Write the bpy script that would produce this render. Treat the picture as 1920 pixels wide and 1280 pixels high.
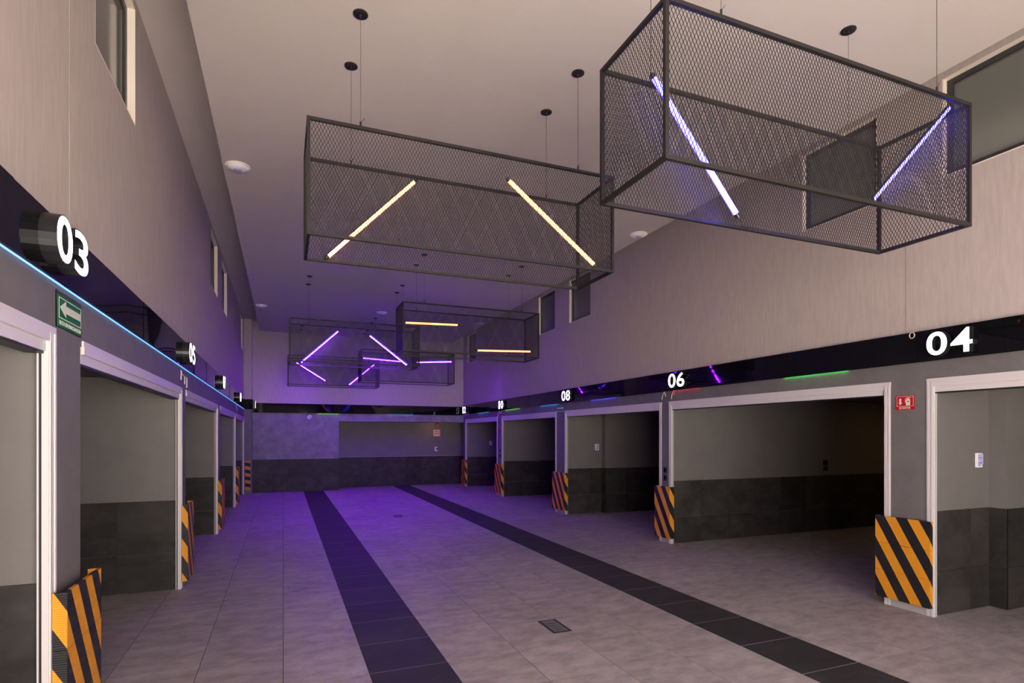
import bpy, math, random
from mathutils import Vector, Matrix
random.seed(7)
SC = bpy.context.scene
for o in list(bpy.data.objects): bpy.data.objects.remove(o)
COL = SC.collection

# ------------------------------------------------------------------ camera, sky, exposure
EYE = 1.8
cam_d = bpy.data.cameras.new('camera'); cam = bpy.data.objects.new('camera', cam_d); COL.objects.link(cam)
cam_d.sensor_fit = 'HORIZONTAL'; cam_d.sensor_width = 36.0
cam_d.lens = 36.0*1060/1920
cam_d.shift_y = (816-640)/1920
cam_d.clip_start = 0.05; cam_d.clip_end = 300
cam.location = (0, 0, EYE)
cam.rotation_euler = (math.radians(90), 0, -math.atan2(960-531, 1060))
SC.camera = cam
w = bpy.data.worlds.new('sky'); SC.world = w; w.use_nodes = True
bg = w.node_tree.nodes['Background']
bg.inputs[0].default_value = (1.0, 0.91, 0.86, 1); bg.inputs[1].default_value = 12.5
sun_d = bpy.data.lights.new('sun', 'SUN'); sun_d.energy = 115.0; sun_d.color = (1.0, 0.93, 0.84); sun_d.angle = math.radians(1)
sun = bpy.data.objects.new('sun', sun_d); COL.objects.link(sun); sun.location = (20, -10, 20)
sun.rotation_euler = Vector((-0.55, -0.02, -0.83)).to_track_quat('-Z', 'Y').to_euler()
SC.view_settings.view_transform = 'Standard'; SC.view_settings.look = 'None'
SC.view_settings.gamma = 1.0; SC.view_settings.use_curve_mapping = False
SC.view_settings.exposure = 0.0
SC.cycles.use_denoising = True
SC.cycles.max_bounces = 10; SC.cycles.diffuse_bounces = 6; SC.cycles.glossy_bounces = 4

# ------------------------------------------------------------------ main measures (metres)
XL, XR = -1.12, 5.976           # corridor walls
Y0, YB = -2.2, 19.40            # entrance and end wall
OPEN_H = 2.33                   # garage opening height
BAND0R, BAND1R = 2.535, 2.845   # black fascia, right and end wall
BAND0L, BAND1L = 2.60, 2.905    # black fascia, left
SLAB = 5.36; CLOUD = 5.0; ENTRY_H = 3.05
PR = [(-0.45, 0.05), (3.62, 4.12), (7.70, 8.03), (11.47, 12.02), (15.50, 15.97), (19.08, 19.40)]
PL = [(-0.45, 2.20), (3.57, 4.11), (7.58, 8.00), (11.55, 12.10), (15.70, 16.10), (19.00, 19.40)]  # first left pier is out of view, widened to shade the near garage
DEEP = 6.2                      # garage depth
DADO = 1.04

# ------------------------------------------------------------------ materials
MATS = {}
def newmat(name):
    m = bpy.data.materials.new(name); m.use_nodes = True
    return m, m.node_tree, m.node_tree.nodes['Principled BSDF']
def plain(name, col, rough=0.5, metal=0.0, spec=0.5):
    m, nt, b = newmat(name)
    b.inputs['Base Color'].default_value = (*col, 1); b.inputs['Roughness'].default_value = rough
    b.inputs['Metallic'].default_value = metal; b.inputs['Specular IOR Level'].default_value = spec
    MATS[name] = m; return m
def emit(name, col, s):
    m, nt, b = newmat(name)
    b.inputs['Base Color'].default_value = (0.8, 0.8, 0.8, 1)
    b.inputs['Emission Color'].default_value = (*col, 1); b.inputs['Emission Strength'].default_value = s
    MATS[name] = m; return m
def N(nt, t, **kw):
    n = nt.nodes.new(t)
    for k, v in kw.items(): setattr(n, k, v)
    return n
def textured(name, c0, c1, rough, scale, stretch=(1, 1, 1), detail=5, bump=0.1, spec=0.4, tilevar=0.0, veins=None, lo=0.35, hi=0.65, dist=0.0):
    """two tones mixed by a stretched noise in world space; optional tone shift from piece to piece and thin veins"""
    m, nt, b = newmat(name); L = nt.links.new
    geo = N(nt, 'ShaderNodeNewGeometry'); mp = N(nt, 'ShaderNodeMapping'); mp.inputs['Scale'].default_value = stretch
    vec = geo.outputs['Position']
    rnd = None
    if tilevar or veins:
        oi = N(nt, 'ShaderNodeObjectInfo'); ad = N(nt, 'ShaderNodeMath', operation='ADD')
        L(oi.outputs['Random'], ad.inputs[0]); L(geo.outputs['Random Per Island'], ad.inputs[1])
        fr = N(nt, 'ShaderNodeMath', operation='FRACT'); L(ad.outputs[0], fr.inputs[0]); rnd = fr.outputs[0]
        mu = N(nt, 'ShaderNodeMath', operation='MULTIPLY'); L(rnd, mu.inputs[0]); mu.inputs[1].default_value = 37.0
        cx = N(nt, 'ShaderNodeCombineXYZ'); L(mu.outputs[0], cx.inputs[0]); L(mu.outputs[0], cx.inputs[2])
        va = N(nt, 'ShaderNodeVectorMath', operation='ADD'); L(vec, va.inputs[0]); L(cx.outputs[0], va.inputs[1]); vec = va.outputs[0]
    L(vec, mp.inputs[0])
    nz = N(nt, 'ShaderNodeTexNoise'); nz.inputs['Scale'].default_value = scale; nz.inputs['Detail'].default_value = detail
    nz.inputs['Roughness'].default_value = 0.62; nz.inputs['Distortion'].default_value = dist
    L(mp.outputs[0], nz.inputs['Vector'])
    mr = N(nt, 'ShaderNodeMapRange'); mr.inputs[1].default_value = lo; mr.inputs[2].default_value = hi; L(nz.outputs['Fac'], mr.inputs[0])
    mx = N(nt, 'ShaderNodeMix', data_type='RGBA'); mx.inputs[6].default_value = (*c0, 1); mx.inputs[7].default_value = (*c1, 1)
    L(mr.outputs[0], mx.inputs[0]); out = mx.outputs[2]
    if veins:
        n2 = N(nt, 'ShaderNodeTexNoise'); n2.inputs['Scale'].default_value = veins[1]; n2.inputs['Detail'].default_value = 4; n2.inputs['Distortion'].default_value = 1.2
        L(mp.outputs[0], n2.inputs['Vector'])
        s1 = N(nt, 'ShaderNodeMath', operation='SUBTRACT'); L(n2.outputs['Fac'], s1.inputs[0]); s1.inputs[1].default_value = 0.5
        ab = N(nt, 'ShaderNodeMath', operation='ABSOLUTE'); L(s1.outputs[0], ab.inputs[0])
        m2 = N(nt, 'ShaderNodeMapRange'); m2.inputs[1].default_value = 0.0; m2.inputs[2].default_value = 0.012; m2.inputs[3].default_value = veins[2]; m2.inputs[4].default_value = 0.0
        L(ab.outputs[0], m2.inputs[0])
        n3 = N(nt, 'ShaderNodeTexNoise'); n3.inputs['Scale'].default_value = veins[1]*0.7; L(vec, n3.inputs['Vector'])
        m4 = N(nt, 'ShaderNodeMapRange'); m4.inputs[1].default_value = 0.5; m4.inputs[2].default_value = 0.65; L(n3.outputs['Fac'], m4.inputs[0])
        m5 = N(nt, 'ShaderNodeMath', operation='MULTIPLY'); L(m2.outputs[0], m5.inputs[0]); L(m4.outputs[0], m5.inputs[1])
        m3 = N(nt, 'ShaderNodeMix', data_type='RGBA'); L(m5.outputs[0], m3.inputs[0]); L(out, m3.inputs[6]); m3.inputs[7].default_value = (*veins[0], 1); out = m3.outputs[2]
    if tilevar:
        hv = N(nt, 'ShaderNodeHueSaturation'); L(out, hv.inputs['Color'])
        mv = N(nt, 'ShaderNodeMapRange'); mv.inputs[3].default_value = 1-tilevar; mv.inputs[4].default_value = 1+tilevar; L(rnd, mv.inputs[0]); L(mv.outputs[0], hv.inputs['Value']); out = hv.outputs[0]
    L(out, b.inputs['Base Color'])
    b.inputs['Roughness'].default_value = rough; b.inputs['Specular IOR Level'].default_value = spec
    if bump:
        bp = N(nt, 'ShaderNodeBump'); bp.inputs['Strength'].default_value = bump; bp.inputs['Distance'].default_value = 0.01
        L(nz.outputs['Fac'], bp.inputs['Height']); L(bp.outputs[0], b.inputs['Normal'])
    MATS[name] = m; return m

textured('vinyl', (0.405, 0.345, 0.320), (0.455, 0.392, 0.364), 0.65, 5.0, (6, 6, 0.8), bump=0.12)
textured('ceiling_paint', (0.54, 0.485, 0.455), (0.56, 0.505, 0.475), 0.75, 2.0, bump=0.0)
textured('grey_paint', (0.135, 0.124, 0.123), (0.155, 0.143, 0.142), 0.6, 6.0, bump=0.04)
textured('garage_paint', (0.150, 0.139, 0.134), (0.168, 0.156, 0.150), 0.6, 3.0, bump=0.03)
textured('concrete_paint', (0.17, 0.158, 0.165), (0.26, 0.24, 0.25), 0.6, 3.2, bump=0.05)
textured('floor_stone', (0.285, 0.252, 0.247), (0.45, 0.402, 0.394), 0.5, 4.2, (1.0, 1.9, 1.0), detail=10, bump=0.06, tilevar=0.08, veins=((0.64, 0.58, 0.56), 2.0, 0.5), dist=0.15)
textured('dark_stone', (0.030, 0.028, 0.030), (0.046, 0.043, 0.046), 0.6, 3.0, (1, 2.2, 1), detail=7, bump=0.05, tilevar=0.12, spec=0.25)
textured('dado_stone', (0.024, 0.022, 0.021), (0.050, 0.045, 0.043), 0.5, 2.6, (1, 1, 1.6), detail=8, bump=0.05, tilevar=0.15, veins=((0.12, 0.11, 0.105), 3.4, 0.22), dist=0.4, spec=0.2)
textured('outdoor_paving', (0.42, 0.40, 0.37), (0.52, 0.49, 0.46), 0.8, 1.2, bump=0.0)
plain('grout_grey', (0.07, 0.062, 0.06), 0.9)
plain('grout_pale', (0.45, 0.42, 0.40), 0.9)
plain('aluminium', (0.60, 0.565, 0.57), 0.42, 0.0, 0.5)
plain('black_gasket', (0.015, 0.015, 0.018), 0.5)
plain('cream_reveal', (0.75, 0.67, 0.58), 0.6)
plain('window_frame', (0.035, 0.033, 0.034), 0.4)
plain('black_metal', (0.017, 0.014, 0.014), 0.5, 0.0, 0.3)
plain('mesh_metal', (0.020, 0.017, 0.017), 0.5, 0.0, 0.3)
plain('cable_steel', (0.08, 0.075, 0.075), 0.4, 0.3)
plain('black_plastic', (0.012, 0.012, 0.014), 0.35)
plain('white_plastic', (0.88, 0.86, 0.86), 0.4)
plain('lilac_plastic', (0.50, 0.47, 0.75), 0.35)
plain('blue_film', (0.10, 0.16, 0.50), 0.3)
plain('green_sign', (0.008, 0.13, 0.055), 0.6, 0, 0.2)
plain('sign_cream', (0.62, 0.62, 0.50), 0.5)
plain('red_sign', (0.42, 0.004, 0.012), 0.4)
plain('sign_pink', (0.80, 0.60, 0.56), 0.5)
plain('dark_red', (0.25, 0.01, 0.02), 0.4)
plain('wire_white', (0.62, 0.56, 0.56), 0.5)
plain('wire_red', (0.45, 0.10, 0.08), 0.5)
plain('pale_base', (0.40, 0.37, 0.37), 0.6)
plain('drain_metal', (0.14, 0.135, 0.12), 0.5, 0.2)
plain('drain_dirt', (0.03, 0.027, 0.025), 0.9)
plain('lens_dark', (0.01, 0.01, 0.012), 0.1)
# clear sign backing
m, nt, b = newmat('clear_acrylic'); b.inputs['Base Color'].default_value = (0.85, 0.87, 0.9, 1); b.inputs['Roughness'].default_value = 0.05
b.inputs['Transmission Weight'].default_value = 1.0; b.inputs['IOR'].default_value = 1.1; MATS['clear_acrylic'] = m
# window glass: dark tinted
m, nt, b = newmat('window_glass'); b.inputs['Base Color'].default_value = (0.155, 0.158, 0.140, 1); b.inputs['Roughness'].default_value = 0.12; b.inputs['Specular IOR Level'].default_value = 0.7; MATS['window_glass'] = m
# glossy black acrylic, faintly wavy
m, nt, b = newmat('black_acrylic'); b.inputs['Base Color'].default_value = (0.004, 0.004, 0.005, 1); b.inputs['Roughness'].default_value = 0.03; b.inputs['Specular IOR Level'].default_value = 0.32
geo = N(nt, 'ShaderNodeNewGeometry'); nz = N(nt, 'ShaderNodeTexNoise'); nz.inputs['Scale'].default_value = 1.3; nz.inputs['Detail'].default_value = 0
nt.links.new(geo.outputs['Position'], nz.inputs['Vector']); bp = N(nt, 'ShaderNodeBump'); bp.inputs['Strength'].default_value = 0.25; bp.inputs['Distance'].default_value = 0.04
nt.links.new(nz.outputs['Fac'], bp.inputs['Height']); nt.links.new(bp.outputs[0], b.inputs['Normal']); MATS['black_acrylic'] = m
# hazard stripes along the unrolled face of a guard (uv in metres), with fine ribs
m, nt, b = newmat('hazard_stripes'); uv = N(nt, 'ShaderNodeUVMap'); sp = N(nt, 'ShaderNodeSeparateXYZ'); nt.links.new(uv.outputs[0], sp.inputs[0])
a1 = N(nt, 'ShaderNodeMath', operation='MULTIPLY'); nt.links.new(sp.outputs[0], a1.inputs[0]); a1.inputs[1].default_value = 1.72
a2 = N(nt, 'ShaderNodeMath', operation='ADD'); nt.links.new(a1.outputs[0], a2.inputs[0]); nt.links.new(sp.outputs[1], a2.inputs[1])
a3 = N(nt, 'ShaderNodeMath', operation='MULTIPLY'); nt.links.new(a2.outputs[0], a3.inputs[0]); a3.inputs[1].default_value = 1/0.40
a4 = N(nt, 'ShaderNodeMath', operation='FRACT'); nt.links.new(a3.outputs[0], a4.inputs[0])
a5 = N(nt, 'ShaderNodeMath', operation='LESS_THAN'); nt.links.new(a4.outputs[0], a5.inputs[0]); a5.inputs[1].default_value = 0.49
mx = N(nt, 'ShaderNodeMix', data_type='RGBA'); nt.links.new(a5.outputs[0], mx.inputs[0]); mx.inputs[6].default_value = (0.012, 0.011, 0.013, 1); mx.inputs[7].default_value = (0.72, 0.29, 0.012, 1)
nt.links.new(mx.outputs[2], b.inputs['Base Color']); b.inputs['Roughness'].default_value = 0.5
r1 = N(nt, 'ShaderNodeMath', operation='MULTIPLY'); nt.links.new(sp.outputs[1], r1.inputs[0]); r1.inputs[1].default_value = 2*math.pi/0.012
r2 = N(nt, 'ShaderNodeMath', operation='SINE'); nt.links.new(r1.outputs[0], r2.inputs[0])
bp = N(nt, 'ShaderNodeBump'); bp.inputs['Strength'].default_value = 0.3; bp.inputs['Distance'].default_value = 0.003; nt.links.new(r2.outputs[0], bp.inputs['Height']); nt.links.new(bp.outputs[0], b.inputs['Normal'])
MATS['hazard_stripes'] = m
emit('glow_number', (0.93, 0.90, 1.0), 2.4)
emit('glow_amber', (1.0, 0.22, 0.045), 7.5)
emit('glow_violet', (0.017, 0.0135, 1.0), 40.0)
emit('glow_purple', (0.022, 0.015, 1.0), 26.0)
emit('beam_purple', (0.21, 0.006, 1.0), 1150.0)
emit('led_blue', (0.06, 0.30, 1.0), 2.6)
emit('led_green', (0.02, 1.0, 0.12), 14.0)
emit('led_lime', (0.25, 1.0, 0.03), 14.0)
emit('led_red', (1.0, 0.02, 0.03), 10.0)
emit('led_cyan', (0.02, 0.35, 1.0), 16.0)
emit('led_indigo', (0.06, 0.05, 1.0), 22.0)
emit('led_purple', (0.25, 0.03, 1.0), 20.0)
emit('lamp_warm', (1.0, 0.55, 0.22), 34.0)
emit('lamp_alcove', (1.0, 0.40, 0.26), 24.0)

# ------------------------------------------------------------------ mesh helpers
WO = {}                                   # world origin of every object
def V(*a): return Vector(a)
def box_geo(boxes):
    vs, fs = [], []
    for (x0, x1, y0, y1, z0, z1) in boxes:
        n = len(vs)
        vs += [(x0, y0, z0), (x1, y0, z0), (x1, y1, z0), (x0, y1, z0), (x0, y0, z1), (x1, y0, z1), (x1, y1, z1), (x0, y1, z1)]
        fs += [tuple(n+i for i in f) for f in ((0, 3, 2, 1), (4, 5, 6, 7), (0, 1, 5, 4), (1, 2, 6, 5), (2, 3, 7, 6), (3, 0, 4, 7))]
    return vs, fs
def link(name, data, parent, origin):
    o = bpy.data.objects.new(name, data); COL.objects.link(o); WO[o] = Vector(origin)
    if parent: o.parent = parent; o.location = Vector(origin)-WO[parent]
    else: o.location = origin
    return o
def obj(name, geo, mat, parent=None, origin=None, smooth=False):
    vs, fs = geo
    vs = [Vector(v) for v in vs]
    lo = [min(v[i] for v in vs) for i in range(3)]; hi = [max(v[i] for v in vs) for i in range(3)]
    if origin is None: origin = ((lo[0]+hi[0])/2, (lo[1]+hi[1])/2, lo[2])
    origin = Vector(origin)
    me = bpy.data.meshes.new(name); me.from_pydata([v-origin for v in vs], [], fs); me.validate(); me.update()
    if mat: me.materials.append(MATS[mat])
    if smooth:
        for p in me.polygons: p.use_smooth = True
        me.set_sharp_from_angle(angle=math.radians(40))
    return link(name, me, parent, origin)
def boxes(name, bl, mat, parent=None, origin=None): return obj(name, box_geo(bl), mat, parent, origin)
def thing(name, origin, label, cat, group=None):
    o = link(name, None, None, origin); o.empty_display_size = 0.1; tag(o, label, cat, group); return o
def tag(o, label, cat, group=None):
    o['label'] = label; o['category'] = cat
    if group: o['group'] = group
    return o
def struct(o): o['kind'] = 'structure'; return o
def merge(*geos):
    vs, fs = [], []
    for g in geos:
        n = len(vs); vs += list(g[0]); fs += [tuple(n+i for i in f) for f in g[1]]
    return vs, fs
def frame_of(d):
    d = Vector(d).normalized(); u = d.orthogonal().normalized(); return d, u, d.cross(u)
def cyl_geo(p, q, r, n=12, r2=None):
    p, q = Vector(p), Vector(q); d, u, v = frame_of(q-p); r2 = r if r2 is None else r2
    vs = []
    for c, rr in ((p, r), (q, r2)):
        for i in range(n):
            a = 2*math.pi*i/n; vs.append(c+u*math.cos(a)*rr+v*math.sin(a)*rr)
    fs = [(i, (i+1) % n, n+(i+1) % n, n+i) for i in range(n)]+[tuple(range(n-1, -1, -1)), tuple(range(n, 2*n))]
    return vs, fs
def path_geo(pts, r, n=6):
    pts = [Vector(p) for p in pts]; vs, fs = [], []
    u = None
    for k, p in enumerate(pts):
        d = (pts[min(k+1, len(pts)-1)]-pts[max(k-1, 0)]).normalized()
        u = d.orthogonal().normalized() if u is None else (u-d*u.dot(d)).normalized()
        v = d.cross(u)
        for i in range(n):
            a = 2*math.pi*i/n; vs.append(p+u*math.cos(a)*r+v*math.sin(a)*r)
    for k in range(len(pts)-1):
        for i in range(n):
            fs.append((k*n+i, k*n+(i+1) % n, (k+1)*n+(i+1) % n, (k+1)*n+i))
    fs += [tuple(range(n-1, -1, -1)), tuple(len(vs)-n+i for i in range(n))]
    return vs, fs
def lathe_geo(c, prof, n=28):
    """profile (radius, z offset) turned about the vertical axis"""
    c = Vector(c); vs, fs = [], []
    for r, z in prof:
        for i in range(n):
            a = 2*math.pi*i/n; vs.append(c+V(r*math.cos(a), r*math.sin(a), z))
    for k in range(len(prof)-1):
        for i in range(n): fs.append((k*n+i, k*n+(i+1) % n, (k+1)*n+(i+1) % n, (k+1)*n+i))
    fs += [tuple(range(n-1, -1, -1)), tuple((len(prof)-1)*n+i for i in range(n))]
    return vs, fs
class Frame:
    """a local frame on a wall: x to the viewer's right, y up, z out of the wall"""
    def __init__(s, o, side):
        s.o = Vector(o)
        s.x, s.y, s.z = {'right': (V(0, -1, 0), V(0, 0, 1), V(-1, 0, 0)), 'left': (V(0, 1, 0), V(0, 0, 1), V(1, 0, 0)), 'back': (V(1, 0, 0), V(0, 0, 1), V(0, -1, 0))}[side]
    def __call__(s, x, y, z=0.0): return s.o+s.x*x+s.y*y+s.z*z
    def geo(s, g): return [s(*v) for v in g[0]], g[1]
    def box(s, x0, x1, y0, y1, z0, z1): return s.geo(box_geo([(x0, x1, y0, y1, z0, z1)]))
    def prism(s, poly, z0, z1):
        n = len(poly); vs = [s(x, y, z0) for x, y in poly]+[s(x, y, z1) for x, y in poly]
        return vs, [(i, (i+1) % n, n+(i+1) % n, n+i) for i in range(n)]+[tuple(range(n-1, -1, -1)), tuple(range(n, 2*n))]
def text_geo(txt, height, width=None, depth=0.001, bold=0.0, spacing=1.0):
    """lettering as mesh, lower left corner at the origin"""
    c = bpy.data.curves.new('lettering', 'FONT'); c.body = txt; c.size = 1.0; c.extrude = 0.05; c.offset = bold; c.resolution_u = 6; c.space_character = spacing
    o = bpy.data.objects.new('lettering', c); COL.objects.link(o)
    dg = bpy.context.evaluated_depsgraph_get(); me = bpy.data.meshes.new_from_object(o.evaluated_get(dg))
    vs = [v.co.copy() for v in me.vertices]; fs = [tuple(p.vertices) for p in me.polygons]
    bpy.data.objects.remove(o); bpy.data.curves.remove(c); bpy.data.meshes.remove(me)
    lo = [min(v[i] for v in vs) for i in range(3)]; hi = [max(v[i] for v in vs) for i in range(3)]
    sy = height/(hi[1]-lo[1]); sx = sy if width is None else width/(hi[0]-lo[0]); sz = depth/(hi[2]-lo[2])
    return [V((v[0]-lo[0])*sx, (v[1]-lo[1])*sy, (v[2]-lo[2])*sz) for v in vs], fs

# ------------------------------------------------------------------ floor: slab and single tiles
TX, TY, TYO = 0.605, 0.615, 3.745
floor = struct(boxes('floor', [(XL-DEEP-0.2, XR+DEEP+0.2, Y0, 21.0, -0.14, -0.003)], 'grout_grey', origin=(2.4, 8, -0.14)))
def shared_box(name, sx, sy, sz, mat):
    me = bpy.data.meshes.new(name); v, f = box_geo([(-sx/2, sx/2, -sy/2, sy/2, -sz, 0)]); me.from_pydata(v, [], f); me.materials.append(MATS[mat]); me.update(); return me
ft = math.atan2(960-531, 1060); fs_, fc_ = math.sin(ft), math.cos(ft)
def px_area(x, y):
    """rough size of a floor tile as seen from the eye point, 0 when out of view"""
    d = x*fs_+y*fc_
    if d < 0.8: return 0
    a = (x*fc_-y*fs_)/d; v = EYE/d
    if abs(a) > 0.97 or v > 0.52: return 0
    return 1.0/d**3
tiles = []
for i in range(-13, 22):
    for j in range(-13, 28):
        x0, y0 = i*TX, TYO+j*TY
        if y0+TY > 20.45 or y0 < Y0: continue
        if x0+TX < XL-DEEP or x0 > XR+DEEP: continue
        dark = i in (1, 6)
        x, y = x0+TX/2, y0+TY/2
        ar = px_area(x, y)
        if x < XL: ar *= 0.05
        elif x > XR: ar *= 0.6
        tiles.append((ar, dark, x, y))
tiles.sort(key=lambda t: -t[0])
light_me = shared_box('floor_tile', TX-0.0055, TY-0.0045, 0.012, 'floor_stone')
dark_me = shared_box('dark_floor_tile', TX-0.004, TY-0.006, 0.012, 'dark_stone')
nl = nd = 0; rest = []
for ar, dark, x, y in tiles:
    if ar > 0 and ((dark and nd < 70) or (not dark and nl < 225)):
        link('dark_floor_tile' if dark else 'floor_tile', dark_me if dark else light_me, floor, (x, y, 0))
        if dark: nd += 1
        else: nl += 1
    else: rest.append((dark, x, y))
hx, hy = (TX-0.0055)/2, (TY-0.0045)/2
far = boxes('floor_tiles', [(x-hx, x+hx, y-hy, y+hy, -0.012, 0) for d, x, y in rest if not d], 'floor_stone', floor, origin=WO[floor]); far['kind'] = 'stuff'
fd = [(x-hx, x+hx, y-hy, y+hy, -0.012, 0) for d, x, y in rest if d]
if fd:
    far = boxes('dark_floor_tiles', fd, 'dark_stone', floor, origin=WO[floor]); far['kind'] = 'stuff'
# pale joints of the dark bands
for i in (1, 6):
    jo = boxes('pale_joint', [(i*TX+0.002, (i+1)*TX-0.002, TYO+j*TY-0.003, TYO+j*TY+0.003, -0.010, -0.0003) for j in range(-12, 27)], 'grout_pale', floor, origin=WO[floor]); jo['kind'] = 'stuff'
struct(boxes('outdoor_ground', [(-60, 60, -80, Y0, -0.14, -0.01)], 'outdoor_paving', origin=(2.4, -30, -0.14)))

# ------------------------------------------------------------------ ceilings
struct(boxes('ceiling', [(XL-0.3, XR+0.3, Y0, YB+0.3, SLAB, SLAB+0.2)], 'ceiling_paint'))
cl = struct(boxes('ceiling_raft', [(-0.66, 5.39, Y0, 18.93, CLOUD, CLOUD+0.10)], 'ceiling_paint'))

# ------------------------------------------------------------------ side walls
def wall_with_holes(y0, y1, z0, z1, holes, x0, x1):
    ys = sorted({y0, y1, *[min(max(h[k], y0), y1) for h in holes for k in (0, 1)]}); out = []
    for a, b in zip(ys[:-1], ys[1:]):
        if b-a < 1e-5: continue
        c = (a+b)/2; hs = [h for h in holes if h[0] < c < h[1]]
        if not hs: out.append((x0, x1, a, b, z0, z1))
        else:
            h = hs[0]; out += [(x0, x1, a, b, z0, h[2]), (x0, x1, a, b, h[3], z1)]
    return out
WR = [(1.6, 3.55), (4.20, 5.16), (10.36, 11.33), (12.04, 12.98), (17.95, 18.90)]
WL = [(4.37, 5.44), (10.62, 11.68), (12.45, 13.55), (17.6, 18.7)]
WZ = (4.32, 5.28)
doorno = [0]; windowno = [0]
def build_side(side):
    right = side == 'right'
    s = 1 if right else -1; X = XR if right else XL
    P = PR if right else PL; W = WR if right else WL
    b0, b1 = (BAND0R, BAND1R) if right else (BAND0L, BAND1L)
    def bx(d0, d1, y0, y1, z0, z1):          # d = depth behind the wall face
        a, b = X+s*d0, X+s*d1; return (min(a, b), max(a, b), y0, y1, z0, z1)
    # lower wall: lintel over the openings and the solid stretch by the entrance
    lb = [bx(0, 0.25, Y0, YB+0.0, OPEN_H, b0+0.1), bx(0, 0.25, Y0, P[0][1], 0, OPEN_H)]
    wall = struct(boxes('wall_'+side, lb, 'grey_paint', origin=(X+s*0.125, 8, 0)))
    # upper wall panels with recessed windows
    seams = [Y0, -0.1, 3.90, 7.82, 11.72, 15.6, YB]
    for a, b in zip(seams[:-1], seams[1:]):
        hs = [(h[0], h[1], WZ[0], WZ[1]) for h in W if h[1] > a and h[0] < b]
        boxes('wall_panel', [bx(q[0], q[1], *q[2:]) for q in wall_with_holes(a+0.003, b-0.003, b0+0.1, SLAB, hs, 0, 0.12)], 'vinyl', wall)
    boxes('backing_wall', [bx(0.12, 0.2, Y0, YB, b0+0.1, SLAB)], 'vinyl', wall)
    for h in W:
        windowno[0] += 1
        y0, y1 = h; z0, z1 = WZ
        e = link('window_%d' % windowno[0], None, None, (X+s*0.06, (y0+y1)/2, z0)); struct(e)
        boxes('reveal', [bx(0.0, 0.12, y1-0.012, y1, z0, z1), bx(0.0, 0.12, y0, y0+0.012, z0, z1), bx(0.0, 0.12, y0, y1, z1-0.01, z1), bx(0.0, 0.12, y0, y1, z0, z0+0.01)], 'cream_reveal', e)
        t = 0.055
        a, b, c, d = y0+0.012, y1-0.012, z0+0.01, z1-0.01
        boxes('window_frame', [bx(0.055, 0.115, a, b, c, c+t), bx(0.055, 0.115, a, b, d-t, d), bx(0.055, 0.115, a, a+t, c+t, d-t), bx(0.055, 0.115, b-t, b, c+t, d-t)], 'window_frame', e)
        boxes('glazing_bead', [bx(0.075, 0.095, a+t, b-t, c+t, c+t+0.012), bx(0.075, 0.095, a+t, b-t, d-t-0.012, d-t), bx(0.075, 0.095, a+t, a+t+0.012, c+t, d-t), bx(0.075, 0.095, b-t-0.012, b-t, c+t, d-t)], 'drain_metal', e)
        boxes('pane', [bx(0.085, 0.10, a+t, b-t, c+t, d-t)], 'window_glass', e)
    # piers with the partition walls behind them
    for k, (a, b) in enumerate(P):
        if k == 0: continue
        deep = DEEP
        p = struct(boxes('wall_partition', [bx(0.012, deep, a+0.04, b-0.04, 0, 2.45)], 'garage_paint', origin=(X+s*0.1, (a+b)/2, 0)))
        boxes('pier_face', [bx(-0.004, 0.02, a+0.04, b-0.04, 0.09, OPEN_H+0.001)], 'grey_paint', p)
        boxes('base_plate', [bx(-0.008, 0.02, a+0.07, b-0.07, 0, 0.09)], 'pale_base', p)
        # dark wall tiles on the side seen from the entrance
        col_at = 0.955 if (right and k in (1, 3)) or (not right and k in (9,)) else None
        n = int(deep/0.61)+1
        f = a+0.04
        stop = col_at if col_at else deep
        for i in range(n):
            d0, d1 = 0.02+i*0.61, min(0.02+(i+1)*0.61, deep)-0.004
            for z0, z1 in ((0, 0.432), (0.436, DADO)):
                if d0 < stop-0.02: boxes('dado_tile', [bx(d0, min(d1, stop-0.014), f-0.012, f, z0, z1)], 'dado_stone', p)
        if col_at:                             # thicker stretch of wall deeper in
            boxes('thick_wall', [bx(col_at, deep, f-0.16, f, 0, 2.45)], 'garage_paint', p)
            for z0, z1 in ((0, 0.432), (0.436, DADO)):
                boxes('dado_tile', [bx(col_at-0.012, col_at, f-0.172, f-0.012, z0, z1)], 'dado_stone', p)
                for i in range(9):
                    d0, d1 = col_at-0.012+i*0.61, min(col_at-0.012+(i+1)*0.61, deep)-0.004
                    if d1 > d0: boxes('dado_tile', [bx(d0+0.0005, d1, f-0.172, f-0.16, z0, z1)], 'dado_stone', p)
    # garage rear walls and ceilings
    struct(boxes('wall_rear_'+side, [bx(DEEP, DEEP+0.15, P[0][0], YB, 0, 2.6)], 'garage_paint'))
    struct(boxes('wall_entry_'+side, [bx(0.25, DEEP, P[0][0], P[0][1], 0, 2.6)], 'garage_paint'))
    struct(boxes('ceiling_garage_'+side, [bx(0.26, DEEP+0.15, P[0][0], YB+0.1, 2.46, 2.62)], 'garage_paint'))
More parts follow.
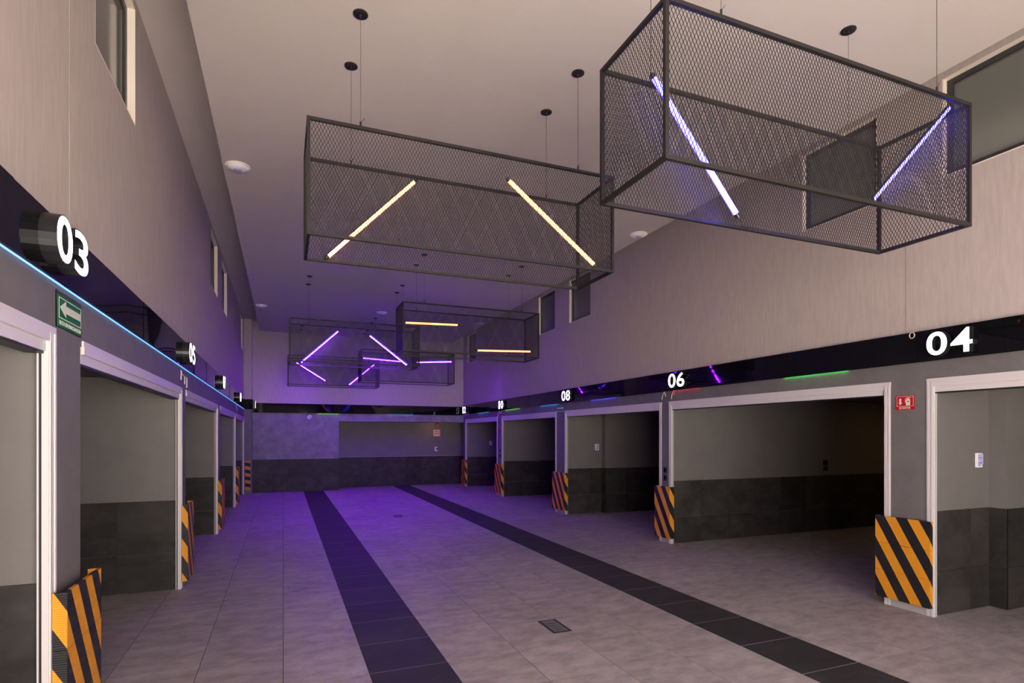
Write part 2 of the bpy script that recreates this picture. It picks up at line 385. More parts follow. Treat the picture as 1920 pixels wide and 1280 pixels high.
    # aluminium frames round the openings
    for (p0, p1) in zip(P[:-1], P[1:]):
        doorno[0] += 1
        y0, y1 = p0[1], p1[0]
        e = link('door_%d' % doorno[0], None, None, (X, (y0+y1)/2, 0)); struct(e)
        JW = 0.07 if right else 0.10
        for (ya, yb, inn) in ((y0-0.07, y0, 1), (y1, y1+JW, -1)):
            if not right and inn > 0:      # tucked round the corner on this side
                boxes('jamb', [bx(0.03, 0.14, y0-0.03, y0+0.02, 0, OPEN_H)], 'aluminium', e); continue
            boxes('jamb', [bx(-0.008, 0.022, ya, yb, 0, OPEN_H), bx(-0.014, -0.008, ya+0.008, ya+0.028, 0, OPEN_H), bx(-0.014, -0.008, yb-0.028, yb-0.008, 0, OPEN_H)], 'aluminium', e)
            yi = y0 if inn > 0 else y1
            boxes('gasket', [bx(0.022, 0.034, min(yi-inn*0.03, yi-inn*0.004), max(yi-inn*0.03, yi-inn*0.004), 0, OPEN_H-0.1)], 'black_gasket', e)
            boxes('guide_rail', [bx(0.034, 0.042, min(yi-inn*0.03, yi), max(yi-inn*0.03, yi), 0, OPEN_H-0.1)], 'aluminium', e)
        boxes('head', [bx(-0.010, 0.10, y0-(0.07 if right else 0), y1+JW, OPEN_H, OPEN_H+0.035), bx(-0.014, 0.10, y0, y1, OPEN_H-0.045, OPEN_H), bx(0.004, 0.10, y0, y1, OPEN_H-0.10, OPEN_H-0.045)], 'aluminium', e)
        boxes('head_gasket', [bx(0.012, 0.09, y0, y1, OPEN_H-0.112, OPEN_H-0.10)], 'black_gasket', e)
build_side('right'); build_side('left')

# ------------------------------------------------------------------ end wall
wb = struct(boxes('wall_back', [(XL-0.2, XR+0.2, YB, YB+0.2, 2.27, BAND0R+0.1), (XL-0.2, 1.70, YB, YB+1.2, DADO+0.0, 2.27), (XL-0.2, 1.70, YB+0.012, YB+1.2, 0, DADO)], 'concrete_paint', origin=(2.4, YB, 0)))
boxes('wall_panel', [(XL-0.2, XR+0.2, YB, YB+0.2, BAND0R+0.1, SLAB)], 'vinyl', wb)
boxes('dado_backing', [(-0.885, 1.695, YB+0.002, YB+0.013, 0.002, DADO-0.002)], 'dado_stone', wb)
for i in range(5):
    x0, x1 = -0.89+i*0.52, -0.89+(i+1)*0.52-0.004
    for z0, z1 in ((0, 0.432), (0.436, DADO)): boxes('dado_tile', [(x0, x1, YB-0.002, YB+0.012, z0, z1)], 'dado_stone', wb)
wa = struct(boxes('wall_alcove', [(1.5, 7.2, 20.40, 20.6, 0, 2.5), (7.0, 7.2, YB-0.04, 20.40, 0, 2.5)], 'garage_paint', origin=(4, 20.5, 0)))
boxes('dado_backing', [(1.70, 7.0, 20.390, 20.402, 0.002, DADO-0.002)], 'dado_stone', wa)
for i in range(9):
    x0, x1 = 1.70+i*0.595, 1.70+(i+1)*0.595-0.004
    for z0, z1 in ((0, 0.432), (0.436, DADO)): boxes('dado_tile', [(x0, x1, 20.388, 20.40, z0, z1)], 'dado_stone', wa)
boxes('dado_trim', [(1.70, 7.0, 20.38, 20.40, DADO+0.002, DADO+0.012)], 'pale_base', wa)
struct(boxes('ceiling_alcove', [(1.5, 7.2, YB+0.2, 20.6, 2.35, 2.5), (XR+0.2, 7.2, YB-0.02, YB+0.2, 2.35, 2.44)], 'garage_paint'))
cl_ = struct(boxes('wall_column', [(XL-0.05, -0.89, 19.06, YB+0.01, 0, SLAB)], 'vinyl'))
boxes('column_base', [(XL+0.0, -0.888, 19.056, YB, 0, BAND0L)], 'grey_paint', cl_)

# ------------------------------------------------------------------ black glossy fascia
def fascia(no, side, edges, b0, b1):
    e = link('trim_%d' % no, None, None, {'right': (XR, 8, b0), 'left': (XL, 8, b0), 'back': (2.5, YB, b0)}[side]); struct(e)
    for k, (a, b) in enumerate(zip(edges[:-1], edges[1:])):
        a, b = a+0.001, b-0.001
        o = 0.040+0.003*(k % 2)              # thin sheet standing off the wall, closed on top
        if side == 'right': g = [(XR-o-0.006, XR-o, a, b, b0, b1), (XR-o, XR, a, b, b1-0.012, b1)]
        elif side == 'left': g = [(XL+o, XL+o+0.006, a, b, b0, b1), (XL, XL+o, a, b, b1-0.012, b1)]
        else: g = [(a, b, YB-o-0.006, YB-o, b0, b1), (a, b, YB-o, YB, b1-0.012, b1)]
        boxes('fascia_panel', g, 'black_acrylic', e)
fascia(1, 'left', [Y0, 1.24, 3.05, 5.49, 7.2, 9.64, 11.2, 13.6, 15.2, 17.6, 19.06], BAND0L, BAND1L)
fascia(2, 'right', [Y0, 0.8, 3.0, 3.75, 6.2, 8.64, 11.1, 13.5, 16.0, 17.9, YB-0.05], BAND0R, BAND1R)
fascia(3, 'back', [-0.885, 1.69, 4.1, XR-0.05], BAND0R-0.02, BAND1R-0.03)
# black return of the fascia on the end column
tr = link('trim_4', None, None, (-1.0, 19.05, BAND0L)); struct(tr)
boxes('fascia_panel', [(XL+0.045, -0.885, 19.03, 19.056, BAND0L, BAND1L)], 'black_acrylic', tr)
boxes('fascia_panel', [(-0.885, -0.86, 19.03, YB-0.05, BAND0L, BAND1L)], 'black_acrylic', tr)
# unseen entrance header and right-hand wall, added to limit the incoming light and its reflection
struct(boxes('wall_front', [(XL-0.3, XR+0.3, Y0-0.25, Y0, ENTRY_H, SLAB+0.2), (4.4, XR+0.3, Y0-0.25, Y0, 0, ENTRY_H)], 'vinyl'))

# ------------------------------------------------------------------ hanging mesh cages with light tubes
BW, BD, BZ0, BZ1 = 2.62, 0.675, 3.275, 4.145
BAR = 0.024
def lattice(u0, u1, v0, v1, pt, nrm, pitch=0.0255, w=0.0030, t=0.0022):
    """diamond wire mesh on a rectangle; pt(u, v) gives the world point"""
    vs, fs = [], []; k = 2.0; H = v1-v0; run = H/k
    n = int((u1-u0+run)/pitch)+1
    for sgn in (1, -1):
        for i in range(n):
            ua = u0-run+i*pitch+0.006
            a, b = ua, ua+run              # u at bottom and top
            va, vb = v0, v1
            if a < u0: va = v0+(u0-a)*k; a = u0
            if b > u1: vb = v1-(b-u1)*k; b = u1
            if vb-va < 0.004: continue
            if sgn < 0: a, b = u0+u1-a, u0+u1-b
            P, Q = pt(a, va), pt(b, vb)
            d = (Q-P).normalized(); sd = d.cross(nrm)*w/2; up = nrm*(t/2)+nrm*(0.0012*sgn)
            lo = nrm*(-t/2)+nrm*(0.0012*sgn)
            m = len(vs)
            vs += [P-sd+lo, P+sd+lo, P+sd+up, P-sd+up, Q-sd+lo, Q+sd+lo, Q+sd+up, Q-sd+up]
            fs += [(m, m+1, m+5, m+4), (m+1, m+2, m+6, m+5), (m+2, m+3, m+7, m+6), (m+3, m, m+4, m+7)]
    return vs, fs
def tube(parent, a, b, glow, beam=None):
    a, b = Vector(a), Vector(b); d = (b-a).normalized()
    g = V(0, 0, -1); g = (g-d*g.dot(d)).normalized(); h = d.cross(g)
    def arc(a0, a1, r, n):
        p, q = a+d*0.03, b-d*0.03; vs = []
        for k in range(n+1):
            an = a0+(a1-a0)*k/n; o_ = g*math.cos(an)*r+h*math.sin(an)*r; vs += [p+o_, q+o_]
        return vs, [(2*k, 2*k+1, 2*k+3, 2*k+2) for k in range(n)]
    A = math.radians(118)
    t = obj('light_tube', arc(-A, A, 0.0185, 14), glow, parent, origin=(a+b)/2, smooth=True)   # glowing lower shell
    if beam: obj('beam_strip', arc(-0.5, 0.5, 0.0192, 4), beam, t, origin=(a+b)/2, smooth=True)  # extra strong strip, added to throw more purple light on the floor
    v0, f0 = arc(A, 2*math.pi-A, 0.0185, 6); n0 = len(v0)
    obj('tube_spine', (v0, f0+[tuple(range(0, n0, 2)), tuple(range(n0-1, 0, -2)), (0, n0-2, n0-1, 1)]), 'black_metal', t)
    for p, q in ((a, a+d*0.03), (b-d*0.03, b)):
        obj('end_cap', merge(cyl_geo(p, q, 0.0165, 12), cyl_geo(p-d*0.012 if (p-a).length < 0.01 else q, p if (p-a).length < 0.01 else q+d*0.012, 0.006, 6)), 'black_plastic', t, smooth=True)
    return t
def cage(x0, y0, label, glow, tubes, cable_tail=None):
    x1, y1 = x0+BW, y0+BD
    e = thing('mesh_pendant', ((x0+x1)/2, (y0+y1)/2, BZ0), label, 'pendant light', 'mesh cages with light tubes hanging from the ceiling')
    h = BAR
    for z in (BZ0, BZ1-h):
        for y in (y0, y1-h): boxes('frame_bar', [(x0, x1, y, y+h, z, z+h)], 'black_metal', e)
        for x in (x0, x1-h): boxes('frame_bar', [(x, x+h, y0+h, y1-h, z, z+h)], 'black_metal', e)
    for x in (x0, x1-h):
        for y in (y0, y1-h): boxes('frame_bar', [(x, x+h, y, y+h, BZ0+h, BZ1-h)], 'black_metal', e)
    q = h*0.6
    for y in (y0+h/2, y1-h/2): obj('mesh_panel', lattice(x0+q, x1-q, BZ0+q, BZ1-q, lambda u, v, y=y: V(u, y, v), V(0, 1, 0)), 'mesh_metal', e)
    for x in (x0+h/2, x1-h/2): obj('mesh_panel', lattice(y0+q, y1-q, BZ0+q, BZ1-q, lambda u, v, x=x: V(x, u, v), V(1, 0, 0)), 'mesh_metal', e)
    for i, x in enumerate((x0+0.385, x1-0.365)):
        for y in (y0+h/2, y1-h/2):
            obj('canopy', lathe_geo((x, y, CLOUD), [(0.056, 0), (0.055, -0.007), (0.050, -0.010), (0.012, -0.011), (0.009, -0.03)], 24), 'black_metal', e, smooth=True)
            obj('cable', cyl_geo((x, y, BZ1), (x, y, CLOUD-0.02), 0.0022 if (i+int(y*10)) % 2 else 0.0016, 6), 'cable_steel', e)
            obj('cable_grip', merge(cyl_geo((x, y, BZ1), (x, y, BZ1+0.035), 0.007, 8), path_geo([(x, y, BZ1+0.03), (x+0.012, y, BZ1+0.045), (x+0.03, y, BZ1+0.07)], 0.0015, 5)), 'black_metal', e)
    for a, b in tubes: tube(e, a, b, glow, 'beam_purple' if glow == 'glow_purple' else None)
    if cable_tail: obj('lead', path_geo(cable_tail, 0.003, 6), 'black_plastic', e)
    return e
cage(1.885, 2.480, 'nearest mesh cage pendant, with two violet light tubes, close to the right wall', 'glow_violet',
     [((2.20, 3.04, 4.13), (2.92, 3.04, 3.31)), ((4.37, 2.545, 4.13), (3.55, 2.545, 3.32))], [(2.925, 3.04, 3.30), (2.96, 3.05, 3.285), (3.03, 3.10, 3.278), (3.12, 3.13, 3.29)])
cage(0.160, 4.400, 'large mesh cage pendant with two leaning amber light tubes', 'glow_amber',
     [((0.33, 5.00, 3.29), (1.10, 5.00, 4.08)), ((1.78, 4.52, 4.01), (2.66, 4.52, 3.35))])
cage(1.935, 9.855, 'mesh cage pendant with two horizontal amber light tubes', 'glow_amber',
     [((1.97, 9.95, 3.79), (2.98, 9.95, 3.82)), ((3.36, 10.10, 3.40), (4.50, 10.10, 3.44))])
cage(0.110, 12.050, 'mesh cage pendant with two purple tubes leaning apart, left of the horizontal amber ones', 'glow_purple',
     [((1.10, 12.60, 4.05), (0.32, 12.60, 3.31)), ((1.68, 12.20, 3.93), (2.51, 12.20, 3.31))])
cage(1.950, 15.690, 'mesh cage pendant with two nearly level purple tubes, near the end wall', 'glow_purple',
     [((2.05, 16.25, 3.98), (3.15, 16.25, 3.93)), ((3.46, 15.80, 3.87), (4.53, 15.80, 3.94))])
cage(0.120, 17.600, 'farthest mesh cage pendant, low against the end wall, with two purple tubes', 'glow_purple',
     [((0.35, 18.10, 4.00), (1.22, 18.10, 3.46)), ((2.60, 17.70, 4.00), (1.82, 17.70, 3.32))])

# ------------------------------------------------------------------ lit bay numbers
BOLD = 0.013
def number(txt, side, yc, z0, x_face, label, height=0.225, width=0.40, depth=0.062):
    """two digits, white lit faces on black drums"""
    fr = Frame((x_face, yc, z0), side)
    e = thing('number_sign', fr(0, 0, 0), label, 'number sign', 'lit bay numbers on the black fascia')
    dw = width*0.46
    for k, ch in enumerate(txt):
        ox = -width/2+k*(width-dw)
        wd = dw if ch != '1' else dw*0.62
        ox += (dw-wd)/2
        body = text_geo(ch, height+0.012, wd+0.012, depth-0.001, bold=BOLD)
        d = obj('digit', fr.geo(([v+V(ox-0.006, -0.006, -0.0) for v in body[0]], body[1])), 'black_plastic', e, origin=fr(ox+wd/2, 0, 0))
        face = text_geo(ch, height, wd, 0.0015, bold=BOLD)
        obj('lit_face', fr.geo(([v+V(ox, 0, depth-0.0012) for v in face[0]], face[1])), 'glow_number', d)
    return e
for txt, yc, lab in (('04', 3.425, 'lit white number 04, the largest and nearest on the right fascia'), ('06', 7.45, 'lit white number 06 above the red light strip'), ('08', 11.29, 'lit white number 08 above the small evacuation sign'), ('10', 15.38, 'lit white number 10 beside the lime green strip'), ('12', 18.98, 'lit white number 12 in the right end corner')):
    number(txt, 'right', yc, 2.578, XR-0.049, lab)
for txt, yc, lab in (('03', 3.55, 'lit white number 03 above the green evacuation sign'), ('05', 7.66, 'lit white number 05, second along the left fascia'), ('07', 11.6, 'lit white number 07, third along the left fascia'), ('09', 15.9, 'lit white number 09, fourth along the left fascia')):
    number(txt, 'left', yc, 2.655, XL+0.045, lab, 0.225, 0.46, 0.075)
number('11', 'left', 19.20, 2.645, -0.858, 'lit white number 11 on the column in the left end corner', 0.225, 0.26)

# ------------------------------------------------------------------ coloured strips under the fascia
def strip(side, a, b, mat, label):
    if side == 'right': g = [(XR-0.016, XR-0.004, a, b, BAND0R+0.008, BAND0R+0.012)]
    elif side == 'left': g = [(XL+0.004, XL+0.014, a, b, BAND0L+0.006, BAND0L+0.010)]
    else: g = [(a, b, YB-0.016, YB-0.004, BAND0R-0.012, BAND0R-0.008)]
    return tag(boxes('led_strip', g, mat), label, 'strip light', 'coloured light strips under the black fascia')
strip('left', 2.0, 19.0, 'led_blue', 'long blue light strip along the bottom of the left fascia')
strip('right', 4.54, 5.43, 'led_green', 'green light strip under the right fascia beside number 04')
strip('right', 7.02, 7.64, 'led_red', 'red light strip under the right fascia below number 06')
strip('right', 9.40, 10.36, 'led_indigo', 'deep blue light strip under the right fascia between numbers 06 and 08')
strip('right', 11.84, 12.88, 'led_cyan', 'light blue strip under the right fascia just beyond number 08')
strip('right', 14.22, 15.30, 'led_lime', 'lime green light strip under the right fascia beside number 10')
strip('right', 16.73, 17.78, 'led_cyan', 'light blue strip under the right fascia between numbers 10 and 12')
strip('right', 18.75, 19.3, 'led_purple', 'purple light strip in the end corner below number 12')
strip('back', 1.03, 1.69, 'led_lime', 'lime green light strip under the end wall fascia beside the small camera')
strip('back', 3.29, 4.18, 'led_cyan', 'light blue strip under the end wall fascia above the alcove')

# ------------------------------------------------------------------ striped guards round the piers
def guard(side, y0, y1, label, X=None, proj=0.05, wrap=0.06):
    """three stacked rubber sleeves, U shaped in plan, striped"""
    s = -1 if side == 'right' else 1
    X = (XR if side == 'right' else XL) if X is None else X
    xf = X+s*(0.03+proj)                       # front face
    xb = X-s*wrap                              # ends of the side wings
    t = 0.018
    e = thing('pier_guard', (X, (y0+y1)/2, 0.085), label, 'pier guard', 'striped guards on the piers')
    top = 0.945 if side == 'right' else 0.985
    zs = [0.085, 0.085+(top-0.085)/3, 0.085+2*(top-0.085)/3, top]
    pl = [(xb, y0), (xf, y0), (xf, y1), (xb, y1)]
    inn = [(xb, y0+t), (xf-s*t, y0+t), (xf-s*t, y1-t), (xb, y1-t)]
    us = [0, abs(xf-xb), abs(xf-xb)+(y1-y0), 2*abs(xf-xb)+(y1-y0)]
    for k in range(3):
        z0, z1 = zs[k]+(0.0015 if k else 0), zs[k+1]-(0.0015 if k < 2 else 0)
        vs, fs, uvs = [], [], []
        sg = 1 if side == 'left' else -1     # stripes fall away to the viewer's right on both sides
        def uof(u): return u if side == 'left' else (us[3]-u)
        for i in range(3):
            a, b = pl[i], pl[i+1]; n = len(vs)
            vs += [(a[0], a[1], z0), (b[0], b[1], z0), (b[0], b[1], z1), (a[0], a[1], z1)]; fs.append((n, n+1, n+2, n+3)); uvs.append([(uof(us[i]), z0), (uof(us[i+1]), z0), (uof(us[i+1]), z1), (uof(us[i]), z1)])
            a, b = inn[i], inn[i+1]; n = len(vs)
            vs += [(a[0], a[1], z0), (b[0], b[1], z0), (b[0], b[1], z1), (a[0], a[1], z1)]; fs.append((n+3, n+2, n+1, n)); uvs.append([(0.3, 0)]*4)
            for z in (z0, z1):
                n = len(vs); o0, o1, i0, i1 = pl[i], pl[i+1], inn[i], inn[i+1]
                vs += [(o0[0], o0[1], z), (o1[0], o1[1], z), (i1[0], i1[1], z), (i0[0], i0[1], z)]; fs.append((n, n+1, n+2, n+3))
                uvs.append([(uof(us[i]), z), (uof(us[i+1]), z), (uof(us[i+1]), z), (uof(us[i]), z)])
        for p, q in ((pl[0], inn[0]), (pl[3], inn[3])):
            n = len(vs); vs += [(p[0], p[1], z0), (q[0], q[1], z0), (q[0], q[1], z1), (p[0], p[1], z1)]; fs.append((n, n+1, n+2, n+3)); uvs.append([(0, z0), (0, z0), (0, z1), (0, z1)])
        o = obj('guard_sleeve', (vs, fs), 'hazard_stripes', e)
        lay = o.data.uv_layers.new(name='UVMap')
        for p in o.data.polygons:
            for li, c in zip(p.loop_indices, uvs[p.index]): lay.data[li].uv = c
    # black backing between pier and sleeves
    boxes('backing', [(min(X+s*0.032, xf-s*t), max(X+s*0.032, xf-s*t), y0+t, y1-t, 0.12, top-0.02)], 'black_gasket', e)
for (a, b), lab in zip(PR[1:], ('striped guard on the nearest right pier, below the extinguisher sign', 'striped guard on the second right pier, below number 06', 'striped guard on the third right pier, below number 08', 'striped guard on the fourth right pier, below number 10', 'striped guard on the right pier in the end corner below number 12')):
    near = a < 5
    guard('right', a+(0.005 if near else -0.02), b+0.06, lab, proj=0.03, wrap=-0.014 if near else 0.03)
for (a, b), lab in zip(PL[1:5], ('striped guard on the nearest left pier, below the evacuation sign', 'striped guard on the second left pier, below number 05', 'striped guard on the third left pier, below number 07', 'striped guard on the fourth left pier, below number 09')):
    guard('left', a+0.02, b+0.07, lab, proj=0.05, wrap=-0.016)
# flat striped plate on the end column
gp = thing('corner_guard', (-1.0, 19.04, 0.1), 'flat striped guard on the column in the left end corner', 'pier guard', 'striped guards on the piers')
o = boxes('guard_plate', [(-1.08, -0.93, 19.025, 19.055, 0.12, 1.02)], 'hazard_stripes', gp)
lay = o.data.uv_layers.new(name='UVMap')
for p in o.data.polygons:
    for li in p.loop_indices:
        c = o.data.vertices[o.data.loops[li].vertex_index].co; lay.data[li].uv = (c.x*0.25, c.z*1.9)

# ------------------------------------------------------------------ wall signs
def polyline_frame(fr, x0, x1, y0, y1, t, z0, z1):
    return merge(fr.box(x0, x1, y0, y0+t, z0, z1), fr.box(x0, x1, y1-t, y1, z0, z1), fr.box(x0, x0+t, y0+t, y1-t, z0, z1), fr.box(x1-t, x1, y0+t, y1-t, z0, z1))
def evacuation_sign(side, o, w, h, label, flip):
    fr = Frame(o, side)
    e = thing('evacuation_sign', fr(0, 0, 0), label, 'sign', 'green evacuation route signs')
    obj('clear_plate', fr.box(-0.016, w+0.010, -0.006, h+0.020, 0.0, 0.003), 'clear_acrylic', e)
    p = obj('green_plate', fr.box(0, w, 0, h, 0.0035, 0.006), 'green_sign', e)
    obj('border', polyline_frame(fr, 0.012, w-0.012, h*0.27, h-0.012, 0.005, 0.006, 0.007), 'sign_cream', p)
    m = h*0.62; c = [(0.07, m), (0.30, m+0.26), (0.30, m+0.13), (0.96, m+0.13), (0.96, m-0.13), (0.30, m-0.13), (0.30, m-0.26)]
    pts = [(0.07*w, m), (0.31*w, m+0.26*h), (0.31*w, m+0.12*h), (0.93*w, m+0.12*h), (0.93*w, m-0.12*h), (0.31*w, m-0.12*h), (0.31*w, m-0.26*h)]
    if flip: pts = [(w-x, y) for x, y in pts][::-1]
    obj('arrow', fr.prism(pts[::-1], 0.006, 0.0075), 'sign_cream', p)
    g = text_geo('RUTA DE EVACUACION', h*0.13, w*0.90, 0.001, bold=0.02)
    obj('lettering', fr.geo(([v+V(w*0.05, h*0.075, 0.006) for v in g[0]], g[1])), 'sign_cream', p)
evacuation_sign('left', (XL+0.002, 3.70, 2.385), 0.38, 0.172, 'green sign with a left arrow reading RUTA DE EVACUACION, below number 03', False)
evacuation_sign('right', (XR-0.002, 11.93, 2.325), 0.38, 0.172, 'small evacuation sign with a right arrow, below number 08', True)

fr = Frame((XR+0.0, 3.995, 2.065), 'right')
e = thing('extinguisher_sign', fr(0, 0, 0), 'red EXTINTOR sign with a down arrow on the nearest right pier', 'sign')
W_, H_ = 0.19, 0.148
p = obj('red_plate', fr.box(0, W_, 0, H_, 0.0045, 0.008), 'red_sign', e)
obj('border', polyline_frame(fr, 0.010, W_-0.010, 0.036, H_-0.008, 0.0035, 0.008, 0.009), 'sign_pink', p)
obj('arrow', fr.prism([(0.036, 0.100), (0.036, 0.072), (0.026, 0.072), (0.047, 0.050), (0.068, 0.072), (0.058, 0.072), (0.058, 0.118), (0.036, 0.118)][::-1], 0.008, 0.0092), 'sign_cream', p)
ext = merge(fr.prism([(0.108, 0.045), (0.145, 0.045), (0.148, 0.050), (0.148, 0.100), (0.140, 0.112), (0.113, 0.112), (0.105, 0.100), (0.105, 0.050)], 0.008, 0.0092),
            fr.box(0.120, 0.133, 0.112, 0.121, 0.008, 0.0092), fr.box(0.112, 0.155, 0.121, 0.126, 0.008, 0.0092),
            fr.geo(path_geo([V(0.118, 0.120, 0.0085), V(0.104, 0.120, 0.0085), V(0.098, 0.110, 0.0085), V(0.098, 0.075, 0.0085)], 0.002, 6)))
x_ = obj('extinguisher_symbol', ext, 'sign_cream', p)
obj('symbol_label', fr.box(0.116, 0.138, 0.080, 0.090, 0.0092, 0.0098), 'red_sign', x_)
g = text_geo('EXTINTOR', 0.022, 0.115, 0.001, bold=0.02); obj('lettering', fr.geo(([v+V(0.037, 0.008, 0.008) for v in g[0]], g[1])), 'sign_cream', p)

# ------------------------------------------------------------------ switches and boxes on the garage walls
def switch(o, label, side='back', film=True, hgt=0.15, wid=0.105):
    fr = Frame(o, side)
    e = thing('wall_switch', fr(0, 0, 0), label, 'switch', 'switches on the garage walls')
    obj('plate', fr.prism([(0.006, 0), (wid-0.006, 0), (wid, 0.006), (wid, hgt-0.006), (wid-0.006, hgt), (0.006, hgt), (0, hgt-0.006), (0, 0.006)], 0, 0.012), 'white_plastic', e)
    if film:
        f = obj('cover_film', fr.prism([(0.03, 0.012), (0.065, 0.012), (0.082, 0.03), (wid+0.004, 0.035), (wid+0.004, hgt-0.012), (wid-0.012, hgt-0.004), (0.025, hgt-0.012), (0.020, 0.03)], 0.0125, 0.017), 'lilac_plastic', e)
        obj('rocker', merge(fr.box(0.035, 0.085, 0.045, 0.055, 0.017, 0.020), fr.box(0.035, 0.085, 0.098, 0.106, 0.017, 0.020)), 'blue_film', f)
        obj('glint', fr.prism([(0.028, 0.055), (0.036, 0.06), (0.036, 0.078), (0.028, 0.082)], 0.017, 0.021), 'white_plastic', f)
    return e
switch((6.70, 3.66, 1.465), 'white switch under lilac film on the nearest right garage wall')
switch((6.745, 11.51, 1.45), 'white switch under lilac film in the garage seen below number 06')
switch((6.86, 19.12, 1.45), 'small pale switch in the far right garage beside number 12')
def dark_box(o, side, label, w=0.085, h=0.105):
    fr = Frame(o, side)
    e = thing('socket_box', fr(0, 0, 0), label, 'socket', 'dark sockets on the piers and walls')
    obj('housing', fr.box(0, w, 0, h, 0, 0.012), 'black_plastic', e)
    obj('cover_frame', polyline_frame(fr, 0.004, w-0.004, 0.004, h-0.004, 0.006, 0.012, 0.014), 'black_gasket', e)
    obj('insert', fr.box(0.02, w-0.02, 0.025, h-0.025, 0.012, 0.016), 'lens_dark', e)
dark_box((XR, 7.905, 1.165), 'right', 'dark socket box on the second right pier, upper of two')
dark_box((XR, 7.905, 1.035), 'right', 'dark socket box on the second right pier, just above the striped guard')
dark_box((XR, 15.72, 1.30), 'right', 'dark socket box on the fourth right pier, upper of two')
dark_box((XR, 15.72, 1.14), 'right', 'dark socket box on the fourth right pier, just above the striped guard')
dark_box((9.51, 7.74, 1.235), 'back', 'black socket on the wall of the large open right garage, upper one', 0.11, 0.10)
dark_box((9.52, 7.74, 1.125), 'back', 'black socket on the wall of the large open right garage, lower one', 0.10, 0.09)
# emergency kit in the alcove
def kit(o, label, name, cat, parts):
    fr = Frame(o, 'back'); e = thing(name, fr(0, 0, 0), label, cat)
    for n, g, mt in parts(fr): obj(n, g, mt, e)
kit((5.20, 20.40, 2.14), 'small dark red alarm light high on the alcove wall', 'alarm_light', 'alarm', lambda f: [('housing', f.box(0, 0.10, 0, 0.12, 0, 0.05), 'dark_red'), ('lens', f.box(0.045, 0.075, 0.02, 0.05, 0.05, 0.055), 'white_plastic')])
kit((5.13, 20.40, 1.77), 'white framed plan with red marks on the alcove wall', 'notice_board', 'notice', lambda f: [('board', f.box(0, 0.25, 0, 0.24, 0, 0.012), 'sign_pink'), ('red_marks', merge(f.box(0.08, 0.17, 0.17, 0.20, 0.012, 0.014), f.box(0.08, 0.17, 0.09, 0.12, 0.012, 0.014)), 'red_sign'), ('text_rows', merge(*[f.box(x, x+0.03, y, y+0.03, 0.012, 0.014) for x in (0.03, 0.19) for y in (0.03, 0.08, 0.13, 0.18)]), 'dark_red')])
kit((5.18, 20.40, 1.22), 'white and red call point low on the alcove wall', 'call_point', 'alarm', lambda f: [('plate', f.box(0, 0.10, 0, 0.16, 0, 0.02), 'white_plastic'), ('red_button', f.box(0.045, 0.10, 0.05, 0.12, 0.02, 0.03), 'dark_red')])
fr = Frame((XR, 15.68, 1.93), 'right'); e = thing('alarm_plate', fr(0, 0, 0), 'small dark red plate high on the pier below number 10', 'alarm')
obj('plate', fr.box(0, 0.09, 0, 0.2, 0.004, 0.012), 'dark_red', e); obj('window', fr.box(0.03, 0.06, 0.06, 0.10, 0.012, 0.014), 'sign_pink', e)

# ------------------------------------------------------------------ loose wires, wall camera, detectors, drains, lamps
def wires(pths, label, mats):
    e = thing('loose_wires', pths[0][0], label, 'wires', 'loose wire ends under the black fascia')
    for p, mt in zip(pths, mats): obj('wire', path_geo(p, 0.008, 6), mt, e, smooth=True)
def droop(x, y, z, dy, dz, bend=0.5):
    return [(x, y, z), (x, y+dy*0.35, z-dz*0.15), (x, y+dy*0.8, z-dz*0.45), (x, y+dy, z-dz*0.75), (x, y+dy*1.02, z-dz)]
xw = XR-0.02
wires([droop(xw, 7.86, BAND0R, 0.07, 0.13), droop(xw, 7.86, BAND0R-0.02, -0.02, 0.06)], 'two loose pale wire ends left of number 06', ['wire_white', 'wire_white'])
wires([droop(xw, 7.62, BAND0R, 0.06, 0.13), droop(xw, 7.63, BAND0R, -0.02, 0.07)], 'loose red and white wire ends right below number 06', ['wire_white', 'wire_red'])
wires([droop(xw, 15.72, BAND0R, 0.12, 0.2), droop(xw, 15.5, BAND0R, 0.1, 0.1), droop(xw, 15.75, BAND0R, -0.03, 0.09)], 'loose pale wire ends below number 10', ['wire_white', 'wire_white', 'wire_white'])
xw = XL+0.03
wires([[(xw, 7.46, 2.55), (xw, 7.48, 2.515), (xw, 7.66, 2.505), (xw, 7.90, 2.50)], [(xw, 7.49, 2.515), (xw, 7.46, 2.48), (xw, 7.47, 2.44)], [(xw, 7.71, 2.505), (xw, 7.72, 2.46), (xw, 7.72, 2.41)], [(xw, 7.87, 2.50), (xw, 7.88, 2.45), (xw, 7.87, 2.38)]], 'tangle of pale wires with connectors below number 05', ['wire_white']*4)
wires([[(xw, 15.7, 2.57), (xw, 15.8, 2.52), (xw, 16.1, 2.50)], [(xw, 15.75, 2.53), (xw, 15.76, 2.44)], [(xw, 16.1, 2.50), (xw, 16.12, 2.41)]], 'small tangle of pale wires below number 09', ['wire_white']*3)
rg = [(XR-0.054, 3.80+0.026*math.cos(a)*(1 if k < 15 else 0.9), 2.815+0.030*math.sin(a)) for k, a in enumerate([math.pi/2+i*2*math.pi/14 for i in range(26)])]
tag(obj('wire_loop', path_geo(rg, 0.0035, 6), 'sign_pink', smooth=True), 'small coiled wire loop hanging beside number 04', 'wire')
fr = Frame((0.79, YB, 2.385), 'back'); e = thing('dome_camera', fr(0, 0, 0), 'small white camera high on the end wall beside the lime green strip', 'camera')
obj('housing', cyl_geo(fr(0, 0, 0), fr(0, 0, 0.05), 0.075, 20, 0.065), 'white_plastic', e, smooth=True)
obj('lens', cyl_geo(fr(0.012, -0.008, 0.0501), fr(0.012, -0.008, 0.075), 0.038, 16, 0.022), 'lens_dark', e, smooth=True)
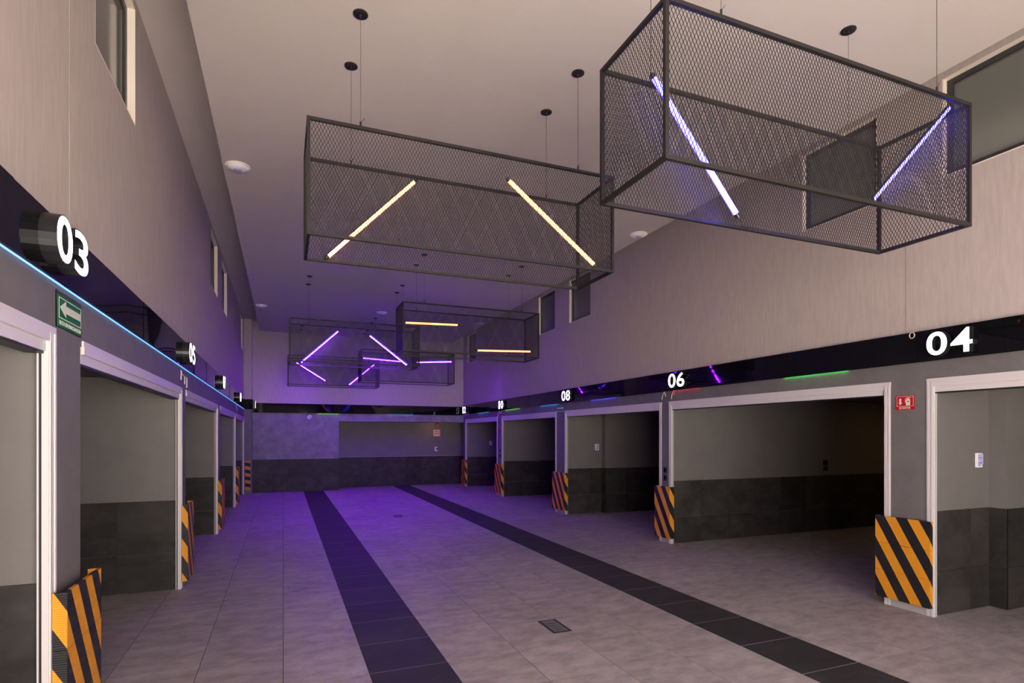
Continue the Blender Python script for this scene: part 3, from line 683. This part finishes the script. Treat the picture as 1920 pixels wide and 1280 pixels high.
for (x, y), lab in zip(((-0.50, 7.45), (5.24, 7.58), (-0.50, 15.2), (2.38, 14.9), (5.20, 15.3)), ('white round detector at the near left ceiling edge', 'white round detector at the near right ceiling edge', 'small white detector at the far left ceiling edge', 'small white detector in the middle of the ceiling above the purple cages', 'small white detector on the far right of the ceiling, seen through a cage')):
    e = thing('ceiling_detector', (x, y, CLOUD), lab, 'detector', 'round white detectors on the ceiling')
    obj('base', lathe_geo((x, y, CLOUD), [(0.135, 0), (0.140, -0.008), (0.132, -0.016)], 32), 'white_plastic', e, smooth=True)
    obj('dome', lathe_geo((x, y, CLOUD-0.016), [(0.120, 0), (0.108, -0.014), (0.080, -0.026), (0.05, -0.031)], 32), 'white_plastic', e, smooth=True)
    obj('sensor', lathe_geo((x, y, CLOUD-0.047), [(0.048, 0), (0.044, -0.008), (0.02, -0.011)], 24), 'lilac_plastic', e, smooth=True)
def drain(x, y, w, l, label):
    e = thing('floor_drain', (x, y, 0), label, 'drain', 'square drains in the floor')
    boxes('rim', [(x-w/2, x+w/2, y-l/2, y+l/2, 0, 0.0015)], 'drain_dirt', e)
    boxes('cover', [(x-w/2+0.025, x+w/2-0.03, y-l/2+0.03, y+l/2-0.025, 0.0015, 0.004)], 'drain_metal', e)
    boxes('slot', [(x-w/2+0.05, x+w/2-0.06, y-l/2+0.06+k*0.06, y-l/2+0.072+k*0.06, 0.004, 0.0046) for k in range(int((l-0.12)/0.06))], 'grout_grey', e)
drain(2.375, 4.80, 0.19, 0.36, 'worn metal floor drain cover in the foreground between the dark bands')
drain(2.375, 12.67, 0.17, 0.34, 'small dark floor drain farther back between the dark bands')
# warm lamps of the deep garage and the alcove, thin trims on the left garage ceilings
def downlight(x, y, z, glow, label, r=0.09):
    e = thing('downlight', (x, y, z), label, 'ceiling lamp')
    obj('ring', lathe_geo((x, y, z), [(r+0.02, 0), (r+0.02, -0.012), (r, -0.016)], 24), 'white_plastic', e, smooth=True)
    obj('diffuser', lathe_geo((x, y, z-0.016), [(r-0.005, 0), (r-0.01, -0.006), (r*0.5, -0.009)], 24), glow, e, smooth=True)
downlight(10.9, 6.5, 2.46, 'lamp_warm', 'warm lamp deep in the large open right garage')
downlight(5.0, 20.0, 2.35, 'lamp_alcove', 'warm lamp in the ceiling of the end alcove')
